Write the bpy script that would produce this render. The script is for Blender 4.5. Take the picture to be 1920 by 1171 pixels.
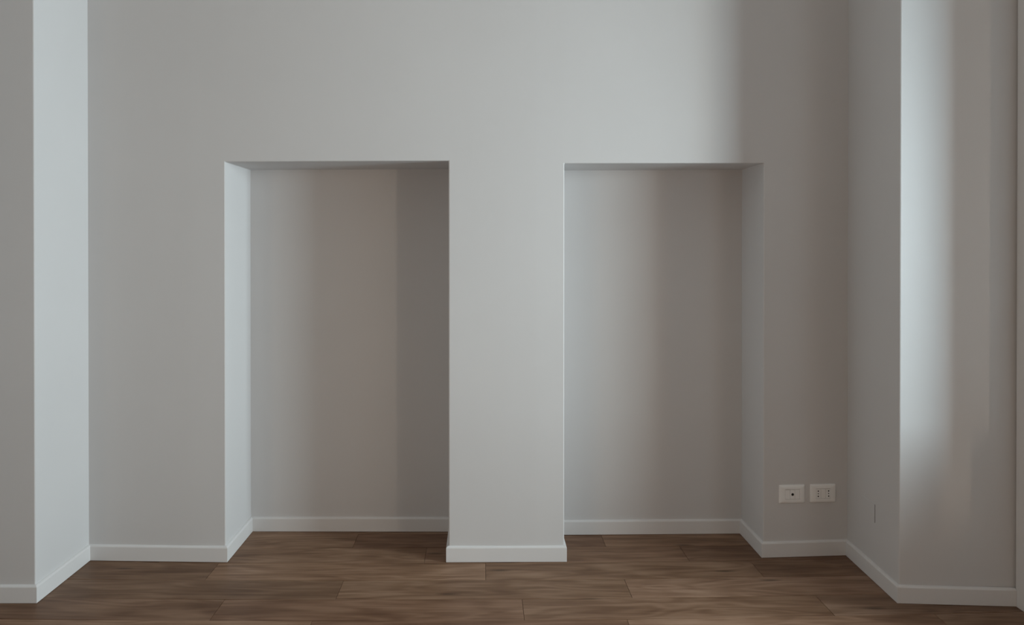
import bpy, bmesh, math, random
from mathutils import Vector, Matrix

# ------------------------------------------------------------------ scene, camera, light
S = bpy.context.scene
C = S.collection
for o in list(bpy.data.objects):
    bpy.data.objects.remove(o)
S.view_settings.view_transform = 'Standard'
S.view_settings.look = 'None'
S.view_settings.exposure = 0.0
S.view_settings.gamma = 1.0
S.view_settings.use_curve_mapping = False
S.cycles.max_bounces = 14
S.cycles.diffuse_bounces = 10
S.cycles.glossy_bounces = 6
S.cycles.use_denoising = True

cam_d = bpy.data.cameras.new('camera')
cam = bpy.data.objects.new('camera', cam_d)
C.objects.link(cam)
cam.location = (0, 0, 1.4)
cam.rotation_euler = (math.radians(89.7), 0, 0)
cam_d.sensor_width = 36
cam_d.lens = 27.0
cam_d.shift_x = (960 - 905) / 1920
cam_d.shift_y = -(585.5 - 469.5) / 1920
cam_d.clip_start = 0.02
S.camera = cam

w = bpy.data.worlds.new('world')
S.world = w
w.use_nodes = True
w.node_tree.nodes['Background'].inputs['Color'].default_value = (0.62, 0.72, 0.85, 1)
w.node_tree.nodes['Background'].inputs['Strength'].default_value = 0.08

# openings of the thick window wall on the right (y0, y1, z0, z1), and one added in the left wall for the fill lamp
WX0, WX1 = 2.13, 2.45
Y_CASING = 2.764
WINDOWS = [(1.49, Y_CASING, 0.45, 3.2), (-0.90, 1.42, 0.70, 2.45)]
LEFT_FILL_OPENING = (-3.0, -1.0, 0.3, 1.7)
COOL, WARM, MILD = (0.785, 0.955, 1.02), (1.0, 0.80, 0.60), (1.0, 0.885, 0.78)
# daylight and one added fill: (x, y, z, width, height, watts, colour, spread, heading)
LIGHTS = [
    (3.23, 1.985, 1.45, 0.90, 1.40, 87.0, COOL, 131, 90),         # bright sky outside the first window
    (2.47, 0.25, 1.55, 2.20, 1.40, 19.0, MILD, 180, 90),          # second window
    (4.20, -2.40, 1.50, 0.32, 1.60, 50.0, WARM, 180, 90),         # bright house front seen through the second window
    (-2.72, -2.0, 0.95, 2.0, 1.2, 44.0, WARM, 180, -90),          # added warm fill lamp in the left wall, behind the camera
]
for (x, y, z, sx, sz, e, col, spread, head) in LIGHTS:
    l = bpy.data.lights.new('daylight_and_fill', 'AREA')
    l.shape = 'RECTANGLE'
    l.size = sx
    l.size_y = sz
    l.energy = e
    l.color = col
    l.spread = math.radians(spread)
    o = bpy.data.objects.new('daylight_and_fill', l)
    C.objects.link(o)
    o.location = (x, y, z)
    o.rotation_euler = (math.radians(90), 0, math.radians(head))

random.seed(4)

# ------------------------------------------------------------------ helpers
def link(name, bm, mat, parent=None, bevel=0.0, angle=35, seg=2):
    me = bpy.data.meshes.new(name)
    bmesh.ops.recalc_face_normals(bm, faces=bm.faces)
    bm.to_mesh(me)
    bm.free()
    if mat:
        me.materials.append(mat)
    o = bpy.data.objects.new(name, me)
    C.objects.link(o)
    if parent:
        o.parent = parent
    if bevel:
        m = o.modifiers.new('round_edges', 'BEVEL')
        m.width = bevel
        m.segments = seg
        m.limit_method = 'ANGLE'
        m.angle_limit = math.radians(angle)
    return o

def struct(o):
    o['kind'] = 'structure'
    return o

def add_box(bm, a, b):
    vs = [bm.verts.new((x, y, z)) for z in (a[2], b[2]) for y in (a[1], b[1]) for x in (a[0], b[0])]
    for f in ((0, 2, 3, 1), (4, 5, 7, 6), (0, 1, 5, 4), (2, 6, 7, 3), (0, 4, 6, 2), (1, 3, 7, 5)):
        bm.faces.new([vs[i] for i in f])
    return vs

def box(name, a, b, mat, parent=None, bevel=0.0):
    bm = bmesh.new()
    add_box(bm, a, b)
    return link(name, bm, mat, parent, bevel)

def extrude_plan(bm, pts, z0, z1):
    lo = [bm.verts.new((p[0], p[1], z0)) for p in pts]
    hi = [bm.verts.new((p[0], p[1], z1)) for p in pts]
    n = len(pts)
    for i in range(n):
        j = (i + 1) % n
        bm.faces.new((lo[i], lo[j], hi[j], hi[i]))
    bm.faces.new(lo[::-1])
    bm.faces.new(hi)

def nodes(name):
    m = bpy.data.materials.new(name)
    m.use_nodes = True
    nt = m.node_tree
    return m, nt, nt.nodes['Principled BSDF'], nt.nodes, nt.links

# ------------------------------------------------------------------ materials
def paint(name, col, rough, bump=0.02, scale=260.0, mottle=0.0):
    m, nt, b, N, L = nodes(name)
    b.inputs['Roughness'].default_value = rough
    b.inputs['Specular IOR Level'].default_value = 0.3
    tc = N.new('ShaderNodeTexCoord')
    n1 = N.new('ShaderNodeTexNoise')
    n1.inputs['Scale'].default_value = scale
    n1.inputs['Detail'].default_value = 3
    L.new(tc.outputs['Object'], n1.inputs['Vector'])
    bp = N.new('ShaderNodeBump')
    bp.inputs['Strength'].default_value = bump
    bp.inputs['Distance'].default_value = 0.002
    L.new(n1.outputs['Fac'], bp.inputs['Height'])
    L.new(bp.outputs['Normal'], b.inputs['Normal'])
    n2 = N.new('ShaderNodeTexNoise')
    n2.inputs['Scale'].default_value = 2.2
    n2.inputs['Detail'].default_value = 4
    L.new(tc.outputs['Object'], n2.inputs['Vector'])
    mp = N.new('ShaderNodeMapRange')
    mp.inputs['From Min'].default_value = 0.3
    mp.inputs['From Max'].default_value = 0.7
    mp.inputs['To Min'].default_value = 1 - mottle
    mp.inputs['To Max'].default_value = 1 + mottle
    L.new(n2.outputs['Fac'], mp.inputs['Value'])
    mx = N.new('ShaderNodeVectorMath')
    mx.operation = 'SCALE'
    mx.inputs[0].default_value = col
    L.new(mp.outputs['Result'], mx.inputs['Scale'])
    L.new(mx.outputs['Vector'], b.inputs['Base Color'])
    return m

M_WALL = paint('wall_paint', (0.618, 0.608, 0.607), 0.75, 0.05, 260, 0.012)
M_TRIM = paint('white_lacquer', (0.70, 0.687, 0.682), 0.42, 0.01, 120, 0.008)
M_CEIL = paint('ceiling_paint', (0.60, 0.59, 0.575), 0.85, 0.03, 200, 0.01)
M_PLAST = paint('white_plastic', (0.84, 0.83, 0.82), 0.35, 0.0, 100, 0.0)
M_DARK = paint('dark_hole', (0.012, 0.011, 0.010), 0.5, 0.0, 100, 0.0)
M_JOINT_SHADE = paint('joint_shade_paint', (0.20, 0.19, 0.18), 0.8, 0.0, 100, 0.0)  # dark grey for the shade in the cover plate's edge gap
M_DUST = paint('subfloor', (0.02, 0.015, 0.01), 0.9, 0.0, 100, 0.0)
M_METAL = paint('coax_metal', (0.35, 0.34, 0.33), 0.35, 0.0, 100, 0.0)

def wood():
    m, nt, b, N, L = nodes('brown_oiled_oak')
    tc = N.new('ShaderNodeTexCoord')
    oi = N.new('ShaderNodeObjectInfo')
    off = N.new('ShaderNodeVectorMath'); off.operation = 'SCALE'
    off.inputs[0].default_value = (37.0, 11.3, 5.0)
    L.new(oi.outputs['Random'], off.inputs['Scale'])
    add = N.new('ShaderNodeVectorMath'); add.operation = 'ADD'
    L.new(tc.outputs['Object'], add.inputs[0]); L.new(off.outputs['Vector'], add.inputs[1])
    # long soft figure (cathedral grain): bands of a stretched, distorted noise
    mp = N.new('ShaderNodeMapping'); mp.inputs['Scale'].default_value = (1.0, 6.0, 1.0)
    L.new(add.outputs['Vector'], mp.inputs['Vector'])
    fig = N.new('ShaderNodeTexNoise')
    fig.inputs['Scale'].default_value = 1.3; fig.inputs['Detail'].default_value = 2.0
    fig.inputs['Distortion'].default_value = 0.5
    L.new(mp.outputs['Vector'], fig.inputs['Vector'])
    mul = N.new('ShaderNodeMath'); mul.operation = 'MULTIPLY'; mul.inputs[1].default_value = 46.0
    L.new(fig.outputs['Fac'], mul.inputs[0])
    sn = N.new('ShaderNodeMath'); sn.operation = 'SINE'
    L.new(mul.outputs[0], sn.inputs[0])
    # fine fibres
    mp2 = N.new('ShaderNodeMapping'); mp2.inputs['Scale'].default_value = (4.0, 120.0, 1.0)
    L.new(add.outputs['Vector'], mp2.inputs['Vector'])
    fib = N.new('ShaderNodeTexNoise')
    fib.inputs['Scale'].default_value = 1.0; fib.inputs['Detail'].default_value = 5.0
    L.new(mp2.outputs['Vector'], fib.inputs['Vector'])
    # blotches along the board
    mp3 = N.new('ShaderNodeMapping'); mp3.inputs['Scale'].default_value = (2.0, 9.0, 1.0)
    L.new(add.outputs['Vector'], mp3.inputs['Vector'])
    blo = N.new('ShaderNodeTexNoise')
    blo.inputs['Scale'].default_value = 1.4; blo.inputs['Detail'].default_value = 4.0
    L.new(mp3.outputs['Vector'], blo.inputs['Vector'])
    def mad(src, k, c, prev=None):
        n = N.new('ShaderNodeMath'); n.operation = 'MULTIPLY_ADD'
        L.new(src, n.inputs[0]); n.inputs[1].default_value = k
        if prev is None: n.inputs[2].default_value = c
        else: L.new(prev, n.inputs[2])
        return n.outputs[0]
    v = mad(sn.outputs[0], 0.052, 0.10)
    v = mad(fib.outputs['Fac'], 0.36, 0, v)
    v = mad(blo.outputs['Fac'], 0.55, 0, v)
    cr = N.new('ShaderNodeValToRGB')
    e = cr.color_ramp.elements
    e[0].position = 0.30; e[0].color = (0.088, 0.041, 0.021, 1)
    e[1].position = 0.82; e[1].color = (0.350, 0.225, 0.150, 1)
    n = e.new(0.55); n.color = (0.208, 0.120, 0.073, 1)
    L.new(v, cr.inputs['Fac'])
    # a few knots
    mpk = N.new('ShaderNodeMapping'); mpk.inputs['Scale'].default_value = (0.75, 3.4, 1.0)
    L.new(add.outputs['Vector'], mpk.inputs['Vector'])
    vo = N.new('ShaderNodeTexVoronoi'); vo.voronoi_dimensions = '2D'
    vo.inputs['Scale'].default_value = 1.0
    L.new(mpk.outputs['Vector'], vo.inputs['Vector'])
    kn = N.new('ShaderNodeMapRange')
    kn.inputs['From Min'].default_value = 0.008; kn.inputs['From Max'].default_value = 0.045
    kn.inputs['To Min'].default_value = 0.45; kn.inputs['To Max'].default_value = 1.0
    L.new(vo.outputs['Distance'], kn.inputs['Value'])
    k2 = N.new('ShaderNodeVectorMath'); k2.operation = 'SCALE'
    L.new(cr.outputs['Color'], k2.inputs[0]); L.new(kn.outputs['Result'], k2.inputs['Scale'])
    tone = N.new('ShaderNodeVectorMath'); tone.operation = 'MULTIPLY'
    L.new(k2.outputs['Vector'], tone.inputs[0]); L.new(oi.outputs['Color'], tone.inputs[1])
    L.new(tone.outputs['Vector'], b.inputs['Base Color'])
    b.inputs['Specular IOR Level'].default_value = 0.12
    rr = N.new('ShaderNodeMapRange')
    rr.inputs['To Min'].default_value = 0.34; rr.inputs['To Max'].default_value = 0.50
    L.new(fib.outputs['Fac'], rr.inputs['Value'])
    L.new(rr.outputs['Result'], b.inputs['Roughness'])
    bp = N.new('ShaderNodeBump'); bp.inputs['Strength'].default_value = 0.08; bp.inputs['Distance'].default_value = 0.001
    L.new(fib.outputs['Fac'], bp.inputs['Height'])
    L.new(bp.outputs['Normal'], b.inputs['Normal'])
    return m
M_WOOD = wood()

# ------------------------------------------------------------------ plan of the walls (metres)
T = 0.011            # baseboard thickness
# foot line of the baseboards' front faces, left to right
B = [(-2.60, 3.006), (-1.750, 3.006), (-1.750, 3.417), (-1.132, 3.397), (-1.130, 3.766), (-0.162, 3.762),
     (-0.162, 3.397), (0.374, 3.4025), (0.374, 3.721), (1.2545, 3.737), (1.2545, 3.446), (1.646, 3.4746),
     (1.627, 3.006), (2.30, 2.964)]
B = [Vector(p) for p in B]

def nrm(i):
    d = (B[i + 1] - B[i]).normalized()
    return Vector((d.y, -d.x))

def offset(i, t):
    """B[i] moved by t towards the wall, mitred"""
    if i == 0: return B[0] - nrm(0) * t
    if i == len(B) - 1: return B[-1] - nrm(i - 1) * t
    n0, n1 = nrm(i - 1), nrm(i)
    return B[i] - (n0 + n1) * (t / (1 + n0.dot(n1)))
Wp = [offset(i, T) for i in range(len(B))]
ZC = 3.6
Y_REAR = -4.0

# ------------------------------------------------------------------ floor and ceiling
floor = struct(box('floor', (-3.0, Y_REAR - 0.3, -0.25), (3.2, 4.2, -0.0155), M_DUST))

def bow(x):
    return 0.0103 * (x + 0.6) ** 2
ROW = 0.1738
LEN = 1.18
JOINT = {0: -0.605, 1: -0.2592, 2: 0.0126, 3: 0.596, 4: 0.156, 5: 0.542}     # row -> a joint
def tn(s, r=1.0, b=1.0):
    return (s * r, s, s * b)
TONE = {(0, -1): tn(1.0), (0, 0): tn(0.78, 1.06), (1, -1): tn(1.02), (1, 0): tn(0.92, 1.03), (1, 1): tn(0.80, 1.04),
        (2, -2): tn(0.86), (2, -1): tn(1.12), (2, 0): tn(0.98), (2, 1): tn(0.84, 1.03), (3, -2): tn(0.85), (3, -1): tn(0.98),
        (3, 0): tn(1.20, 0.98, 1.05), (4, -2): tn(0.84, 1.03), (4, -1): tn(0.88, 1.05), (4, 0): tn(0.92, 1.02),
        (4, 1): tn(1.0, 0.98, 1.05), (5, -2): tn(1.16), (5, -1): tn(0.84, 1.07), (5, 0): tn(1.18, 1.0, 1.03)}
def plank(x0, x1, y0, y1, tone):
    g = 0.0006
    x0 += g; x1 -= g
    c = 0.0012
    bm = bmesh.new()
    q = [(x0, y0 + bow(x0) + g), (x1, y0 + bow(x1) + g), (x1, y1 + bow(x1) - g), (x0, y1 + bow(x0) - g)]
    qi = [(x0 + c, q[0][1] + c), (x1 - c, q[1][1] + c), (x1 - c, q[2][1] - c), (x0 + c, q[3][1] - c)]
    lo = [bm.verts.new((a, b, -0.015)) for a, b in q]
    mi = [bm.verts.new((a, b, -c * 0.7)) for a, b in q]
    hi = [bm.verts.new((a, b, 0.0)) for a, b in qi]
    for i in range(4):
        j = (i + 1) % 4
        bm.faces.new((lo[i], lo[j], mi[j], mi[i]))
        bm.faces.new((mi[i], mi[j], hi[j], hi[i]))
    bm.faces.new(hi)
    bm.faces.new(lo[::-1])
    o = link('plank', bm, M_WOOD, floor)
    o.color = (tone[0], tone[1], tone[2], 1)
    return o

rnd = random.Random(11)
for r in range(-1, 18):
    y1 = 3.3867 + 0.1742 - (r - 1) * ROW
    y0 = y1 - ROW
    jx = JOINT.get(r, rnd.uniform(-0.6, 0.6))
    x = jx - LEN * 4
    k = -4
    while x < 2.14:
        a, b = max(x, -2.62), min(x + LEN, 2.14)
        if b - a > 0.02:
            s = rnd.uniform(0.88, 1.12)
            h = rnd.uniform(-0.03, 0.03)
            tone = TONE.get((r, k), (s * (1 + h), s, s * (1 - h)))
            plank(a, b, y0, y1, tone)
        x += LEN
        k += 1
y_end = 3.3867 + 0.1742 - 17 * ROW
fl = box('floorboards', (-2.62, Y_REAR, -0.0155), (2.14, y_end - ROW * 0 + 0.0 - ROW * 0, -0.0002), M_WOOD)
fl.parent = floor
fl.name = 'floorboards'

struct(box('ceiling', (-3.0, Y_REAR - 0.3, ZC), (3.2, 4.2, ZC + 0.2), M_CEIL))

# ------------------------------------------------------------------ walls
# back wall: front face with two openings, reveals and soffits in one skin
def front_y(x):
    pts = [(Wp[2].x, Wp[2].y), (Wp[3].x, Wp[3].y), (Wp[6].x, Wp[6].y), (Wp[7].x, Wp[7].y), (Wp[10].x, Wp[10].y), (Wp[11].x, Wp[11].y)]
    # smooth bow: monotone piecewise cubic (Catmull-Rom)
    for i in range(len(pts) - 1):
        if x <= pts[i + 1][0] or i == len(pts) - 2:
            break
    def sl(k):
        if k == 0: return (pts[1][1] - pts[0][1]) / (pts[1][0] - pts[0][0])
        if k == len(pts) - 1: return (pts[-1][1] - pts[-2][1]) / (pts[-1][0] - pts[-2][0])
        return (pts[k + 1][1] - pts[k - 1][1]) / (pts[k + 1][0] - pts[k - 1][0])
    (xa, ya), (xb, yb) = pts[i], pts[i + 1]
    h = xb - xa
    t = (x - xa) / h
    return ((2*t**3 - 3*t**2 + 1) * ya + (t**3 - 2*t**2 + t) * h * sl(i) + (-2*t**3 + 3*t**2) * yb + (t**3 - t**2) * h * sl(i + 1))

key = [(Wp[2].x - 0.3, 'x'), (Wp[2].x, 'x'), (Wp[3].x, 'L0'), (Wp[6].x, 'L1'), (Wp[7].x, 'R0'), (Wp[10].x, 'R1'), (Wp[11].x, 'x'), (Wp[11].x + 0.3, 'x')]
def sub(a, b, n):
    return [a + (b - a) * i / n for i in range(n)]
spans = [('s', key[0][0], key[1][0], 1), ('s', key[1][0], key[2][0], 4), ('L', key[2][0], key[3][0], 8), ('s', key[3][0], key[4][0], 4),
         ('R', key[4][0], key[5][0], 10), ('s', key[5][0], key[6][0], 4), ('s', key[6][0], key[7][0], 1)]
ZL0, ZL1, ZR0, ZR1 = 1.776, 1.780, 1.769, 1.775
def top_z(kind, x):
    if kind == 'L':
        t = (x - key[2][0]) / (key[3][0] - key[2][0]); return ZL0 + (ZL1 - ZL0) * t
    if kind == 'R':
        t = (x - key[4][0]) / (key[5][0] - key[4][0]); return ZR0 + (ZR1 - ZR0) * t
cols = []
for kind, a, b, n in spans:
    for i in range(n):
        cols.append((a + (b - a) * i / n, kind, i == 0))
cols.append((key[7][0], 'end', True))
def knee(x):
    if x <= key[2][0]: return ZL0
    if x <= key[3][0]: return top_z('L', x)
    if x <= key[4][0]: return ZL1 + (ZR0 - ZL1) * (x - key[3][0]) / (key[4][0] - key[3][0])
    if x <= key[5][0]: return top_z('R', x)
    return ZR1
bm = bmesh.new()
grid = []
for (x, kind, first) in cols:
    y = front_y(x)
    grid.append([bm.verts.new((x, y, 0)), bm.verts.new((x, y, knee(x))), bm.verts.new((x, y, ZC))])
back = {}
def back_vert(i, which):
    x = cols[i][0]
    ya, yb = (Wp[4], Wp[5]) if which == 'L' else (Wp[8], Wp[9])
    xs, xe = (key[2][0], key[3][0]) if which == 'L' else (key[4][0], key[5][0])
    t = (x - xs) / (xe - xs)
    px = ya.x + (yb.x - ya.x) * t
    py = ya.y + (yb.y - ya.y) * t + 0.10
    # the reveals run 0.10 past the niche's back panel
    k = 0.0
    if (i, which) not in back:
        back[(i, which)] = (bm.verts.new((px, py, 0)), bm.verts.new((px, py, knee(x))))
    return back[(i, which)]
for i in range(len(cols) - 1):
    kind = cols[i][1]
    a, b = grid[i], grid[i + 1]
    bm.faces.new((a[1], b[1], b[2], a[2]))
    if kind in 'LR':
        p, q = back_vert(i, kind), back_vert(i + 1, kind)
        bm.faces.new((a[1], p[1], q[1], b[1]))
        if cols[i][2]:
            bm.faces.new((a[0], p[0], p[1], a[1]))
        if cols[i + 1][2]:
            bm.faces.new((b[0], b[1], q[1], q[0]))
    else:
        bm.faces.new((a[0], b[0], b[1], a[1]))
# thickness behind
wall_back = struct(link('wall_back', bm, M_WALL, None, 0.004))
def niche(i0, i1):
    p, q = Wp[i0], Wp[i1]
    bm = bmesh.new()
    extrude_plan(bm, [(p.x - 0.06, p.y), (q.x + 0.06, q.y), (q.x + 0.06, q.y + 0.12), (p.x - 0.06, p.y + 0.12)], -0.01, 1.9)
    return link('niche_panel', bm, M_WALL, wall_back)
niche(4, 5)
niche(8, 9)
bm = bmesh.new()
add_box(bm, (-2.4, 3.95, -0.02), (2.4, 4.15, ZC))
link('masonry', bm, M_WALL, wall_back)

# left projecting block
bm = bmesh.new()
extrude_plan(bm, [(-3.0, Wp[1].y), (Wp[1].x, Wp[1].y), (Wp[2].x, Wp[2].y + 0.35), (-3.0, Wp[2].y + 0.35)], -0.012, ZC)
wall_left = struct(link('wall_left', bm, M_WALL, None, 0.004))
# left side of the room, running back past the camera, with an opening added for the fill lamp
bm = bmesh.new()
y0, y1, z0, z1 = LEFT_FILL_OPENING
add_box(bm, (-2.9, Y_REAR - 0.2, -0.012), (-2.6, y0, ZC))
add_box(bm, (-2.9, y0, -0.012), (-2.6, y1, z0))
add_box(bm, (-2.9, y0, z1), (-2.6, y1, ZC))
add_box(bm, (-2.9, y1, -0.012), (-2.6, Wp[1].y + 0.1, ZC))
struct(link('wall_left_side', bm, M_WALL))
struct(box('wall_rear', (-3.0, Y_REAR - 0.3, -0.012), (3.1, Y_REAR, ZC), M_WALL))

# right projecting block
bm = bmesh.new()
d = (Wp[11] - Wp[12]).normalized()
e = Wp[11] + d * 0.4
extrude_plan(bm, [(Wp[12].x, Wp[12].y), (Wp[13].x + 0.7, Wp[13].y - 0.03), (Wp[13].x + 0.7, e.y), (e.x, e.y)], -0.012, ZC)
struct(link('wall_right', bm, M_WALL, None, 0.004))

# window side: thick wall with three deep openings
bm = bmesh.new()
ys = [Y_REAR - 0.2]
wl = sorted(WINDOWS)
prev = Y_REAR - 0.2
for (y0, y1, z0, z1) in wl:
    add_box(bm, (WX0, prev, -0.012), (WX1, y0, ZC))
    add_box(bm, (WX0, y0, -0.012), (WX1, y1, z0))
    add_box(bm, (WX0, y0, z1), (WX1, y1, ZC))
    prev = y1
add_box(bm, (WX0, prev, -0.012), (WX1, 2.955, ZC))
wall_outer = struct(link('wall_outer', bm, M_WALL))
for k, (y0, y1, z0, z1) in enumerate(WINDOWS):
    bm = bmesh.new()
    f = 0.05
    add_box(bm, (WX1 - 0.05, y0, z0), (WX1, y0 + f, z1))
    add_box(bm, (WX1 - 0.05, y1 - f, z0), (WX1, y1, z1))
    add_box(bm, (WX1 - 0.05, y0 + f, z0), (WX1, y1 - f, z0 + f))
    add_box(bm, (WX1 - 0.05, y0 + f, z1 - f), (WX1, y1 - f, z1))
    struct(link('window_%d' % (k + 1), bm, M_TRIM))
# tall white casing at the edge of the window recess
struct(box('trim_1', (2.076, Y_CASING, -0.001), (2.134, 2.985, ZC), M_TRIM, None, 0.002))

# unseen low box, added beside the casing to shade the right block's foot
struct(box('shade_box', (2.10, 2.555, -0.001), (2.44, Y_CASING - 0.001, 0.72), M_TRIM, None, 0.002))

# ------------------------------------------------------------------ baseboards
PROF = [(0.0, 0.0), (0.0, 0.0605), (0.0012, 0.0635), (0.0035, 0.0660), (0.0070, 0.0680), (0.0110, 0.0692)]   # (depth from the front, height)
def board(i, side, end_cut=None):
    bm = bmesh.new()
    a, b = [], []
    for (t, z) in PROF + [(0.0110, 0.0)]:
        p, q = offset(i, t), offset(i + 1, t)
        if end_cut is not None:
            s = (end_cut - p.x) / (q.x - p.x)
            q = p + (q - p) * s
        a.append(bm.verts.new((p.x, p.y, z + 0.0016)))
        b.append(bm.verts.new((q.x, q.y, z + 0.0016)))
    n = len(a)
    for k in range(n):
        j = (k + 1) % n
        bm.faces.new((a[k], a[j], b[j], b[k]))
    bm.faces.new(a)
    bm.faces.new(b[::-1])
    o = struct(link('baseboard_' + side, bm, M_TRIM))
    return o
for i, side in enumerate(['left', 'left', 'back', 'back', 'back', 'back', 'back', 'back', 'back', 'back', 'back', 'right', 'right']):
    board(i, side, 2.0752 if i == 12 else None)

# ------------------------------------------------------------------ wall outlets
def rounded_rect(w, h, r, n=5):
    pts = []
    for cx, cz, a0 in ((w/2 - r, h/2 - r, 0), (-w/2 + r, h/2 - r, 90), (-w/2 + r, -h/2 + r, 180), (w/2 - r, -h/2 + r, 270)):
        for k in range(n + 1):
            a = math.radians(a0 + 90 * k / n)
            pts.append((cx + r * math.cos(a), cz + r * math.sin(a)))
    return pts

def ring_loft(bm, loops):
    """loops: list of lists of (x, y, z), same length"""
    vs = [[bm.verts.new(p) for p in lp] for lp in loops]
    n = len(vs[0])
    for a, b in zip(vs, vs[1:]):
        for k in range(n):
            j = (k + 1) % n
            bm.faces.new((a[k], a[j], b[j], b[k]))
    return vs

# local axes of an outlet: X along the wall, -Y out of the wall, Z up
def make_plate(root):
    W, H, D = 0.120, 0.083, 0.0095
    ow, oh = 0.0675, 0.0455
    bm = bmesh.new()
    R = lambda w, h, r, y: [(x, -y, z) for x, z in rounded_rect(w, h, r)]
    loops = [R(W, H, 0.004, 0.0), R(W, H, 0.004, 0.0035), R(W - 0.003, H - 0.003, 0.004, 0.0060),
             R(W - 0.014, H - 0.014, 0.004, 0.0082), R(ow + 0.012, oh + 0.012, 0.003, D), R(ow + 0.001, oh + 0.001, 0.002, D),
             R(ow, oh, 0.002, D - 0.0006), R(ow, oh, 0.002, 0.004)]
    vs = ring_loft(bm, loops)
    bm.faces.new(vs[-1])
    bm.faces.new(vs[0][::-1])
    o = link('plate', bm, M_PLAST, root)
    for p in o.data.polygons: p.use_smooth = True
    o.modifiers.new('split', 'EDGE_SPLIT').split_angle = math.radians(40)
    return o

def make_module(root, name, cx, wd=0.0212, hg=0.0425, y=0.0088):
    bm = bmesh.new()
    R = lambda w, h, r, yy: [(cx + x, -yy, z) for x, z in rounded_rect(w, h, r, 3)]
    vs = ring_loft(bm, [R(wd, hg, 0.0008, 0.004), R(wd, hg, 0.0008, y - 0.0006), R(wd - 0.0012, hg - 0.0012, 0.0006, y)])
    bm.faces.new(vs[-1]); bm.faces.new(vs[0][::-1])
    return link(name, bm, M_PLAST, root)

def disc(parent, name, cx, cz, w, h, mat, y=0.0088, t=0.0003):
    bm = bmesh.new()
    r = min(w, h) / 2 * 0.999
    R = lambda yy, k=1.0: [(cx + x * k, -yy, cz + z * k) for x, z in rounded_rect(w, h, r, 5)]
    vs = ring_loft(bm, [R(y - 0.001), R(y + t)])
    bm.faces.new(vs[-1]); bm.faces.new(vs[0][::-1])
    return link(name, bm, mat, parent)

seg_d = (Wp[11] - Wp[10]).normalized()
seg_a = math.atan2(seg_d.y, seg_d.x)
def outlet(name, x, z, label, cat):
    o = bpy.data.objects.new(name, None)
    C.objects.link(o)
    o.empty_display_size = 0.05
    o.location = (x, front_y(x) + 0.0006, z)
    o.rotation_euler = (0, 0, seg_a)
    o['label'] = label
    o['category'] = cat
    make_plate(o)
    return o
tv = outlet('television_outlet', 1.3970, 0.2828, 'white wall plate with one round aerial socket at its centre, farther from the corner', 'socket')
make_module(tv, 'blank_module', -0.0224)
m = make_module(tv, 'aerial_module', 0.0)
disc(m, 'socket_rim', 0.0, 0.0, 0.0150, 0.0150, M_PLAST, 0.0088, 0.0010)
disc(m, 'socket_hole', 0.0, 0.0, 0.0122, 0.0122, M_DARK, 0.0098, 0.0003)
make_module(tv, 'blank_module', 0.0224)
pw = outlet('power_outlet', 1.5415, 0.2828, 'white wall plate with two three-hole power sockets, nearer the corner', 'socket')
for cx in (-0.0224, 0.0224):
    m = make_module(pw, 'socket_module', cx, y=0.0088)
    dx = 0.002 if cx > 0 else -0.002
    disc(m, 'pin_hole', cx + dx, 0.0118, 0.0048, 0.0068, M_DARK)
    disc(m, 'pin_hole', cx + dx, 0.0, 0.0046, 0.0046, M_DARK)
    disc(m, 'pin_hole', cx + dx, -0.0118, 0.0048, 0.0068, M_DARK)
make_module(pw, 'blank_module', 0.0)

# flush blank cover on the flank of the right block, painted like the wall
rd = (Wp[12] - Wp[11]).normalized()          # towards the camera
rn = Vector((rd.y, -rd.x))                   # out of the wall
s0 = (3.218 - Wp[11].y) / rd.y
p0 = Wp[11] + rd * s0
cv = bpy.data.objects.new('cover_plate', None)
C.objects.link(cv)
cv.location = (p0.x, p0.y, 0.28)
cv.rotation_euler = (0, 0, math.atan2(rd.y, rd.x))
cv['label'] = 'flush blank cover plate painted like the wall, right of the two socket plates'
cv['category'] = 'cover plate'
bm = bmesh.new(); add_box(bm, (-0.118, -0.0022, -0.038), (0.0, 0.003, 0.038)); link('plate', bm, M_WALL, cv, 0.0008)
bm = bmesh.new(); add_box(bm, (0.0, -0.0012, -0.038), (0.0024, 0.003, 0.038)); link('joint_shade', bm, M_JOINT_SHADE, cv)  # solid strip coloured dark as the shadow gap along the plate's near edge
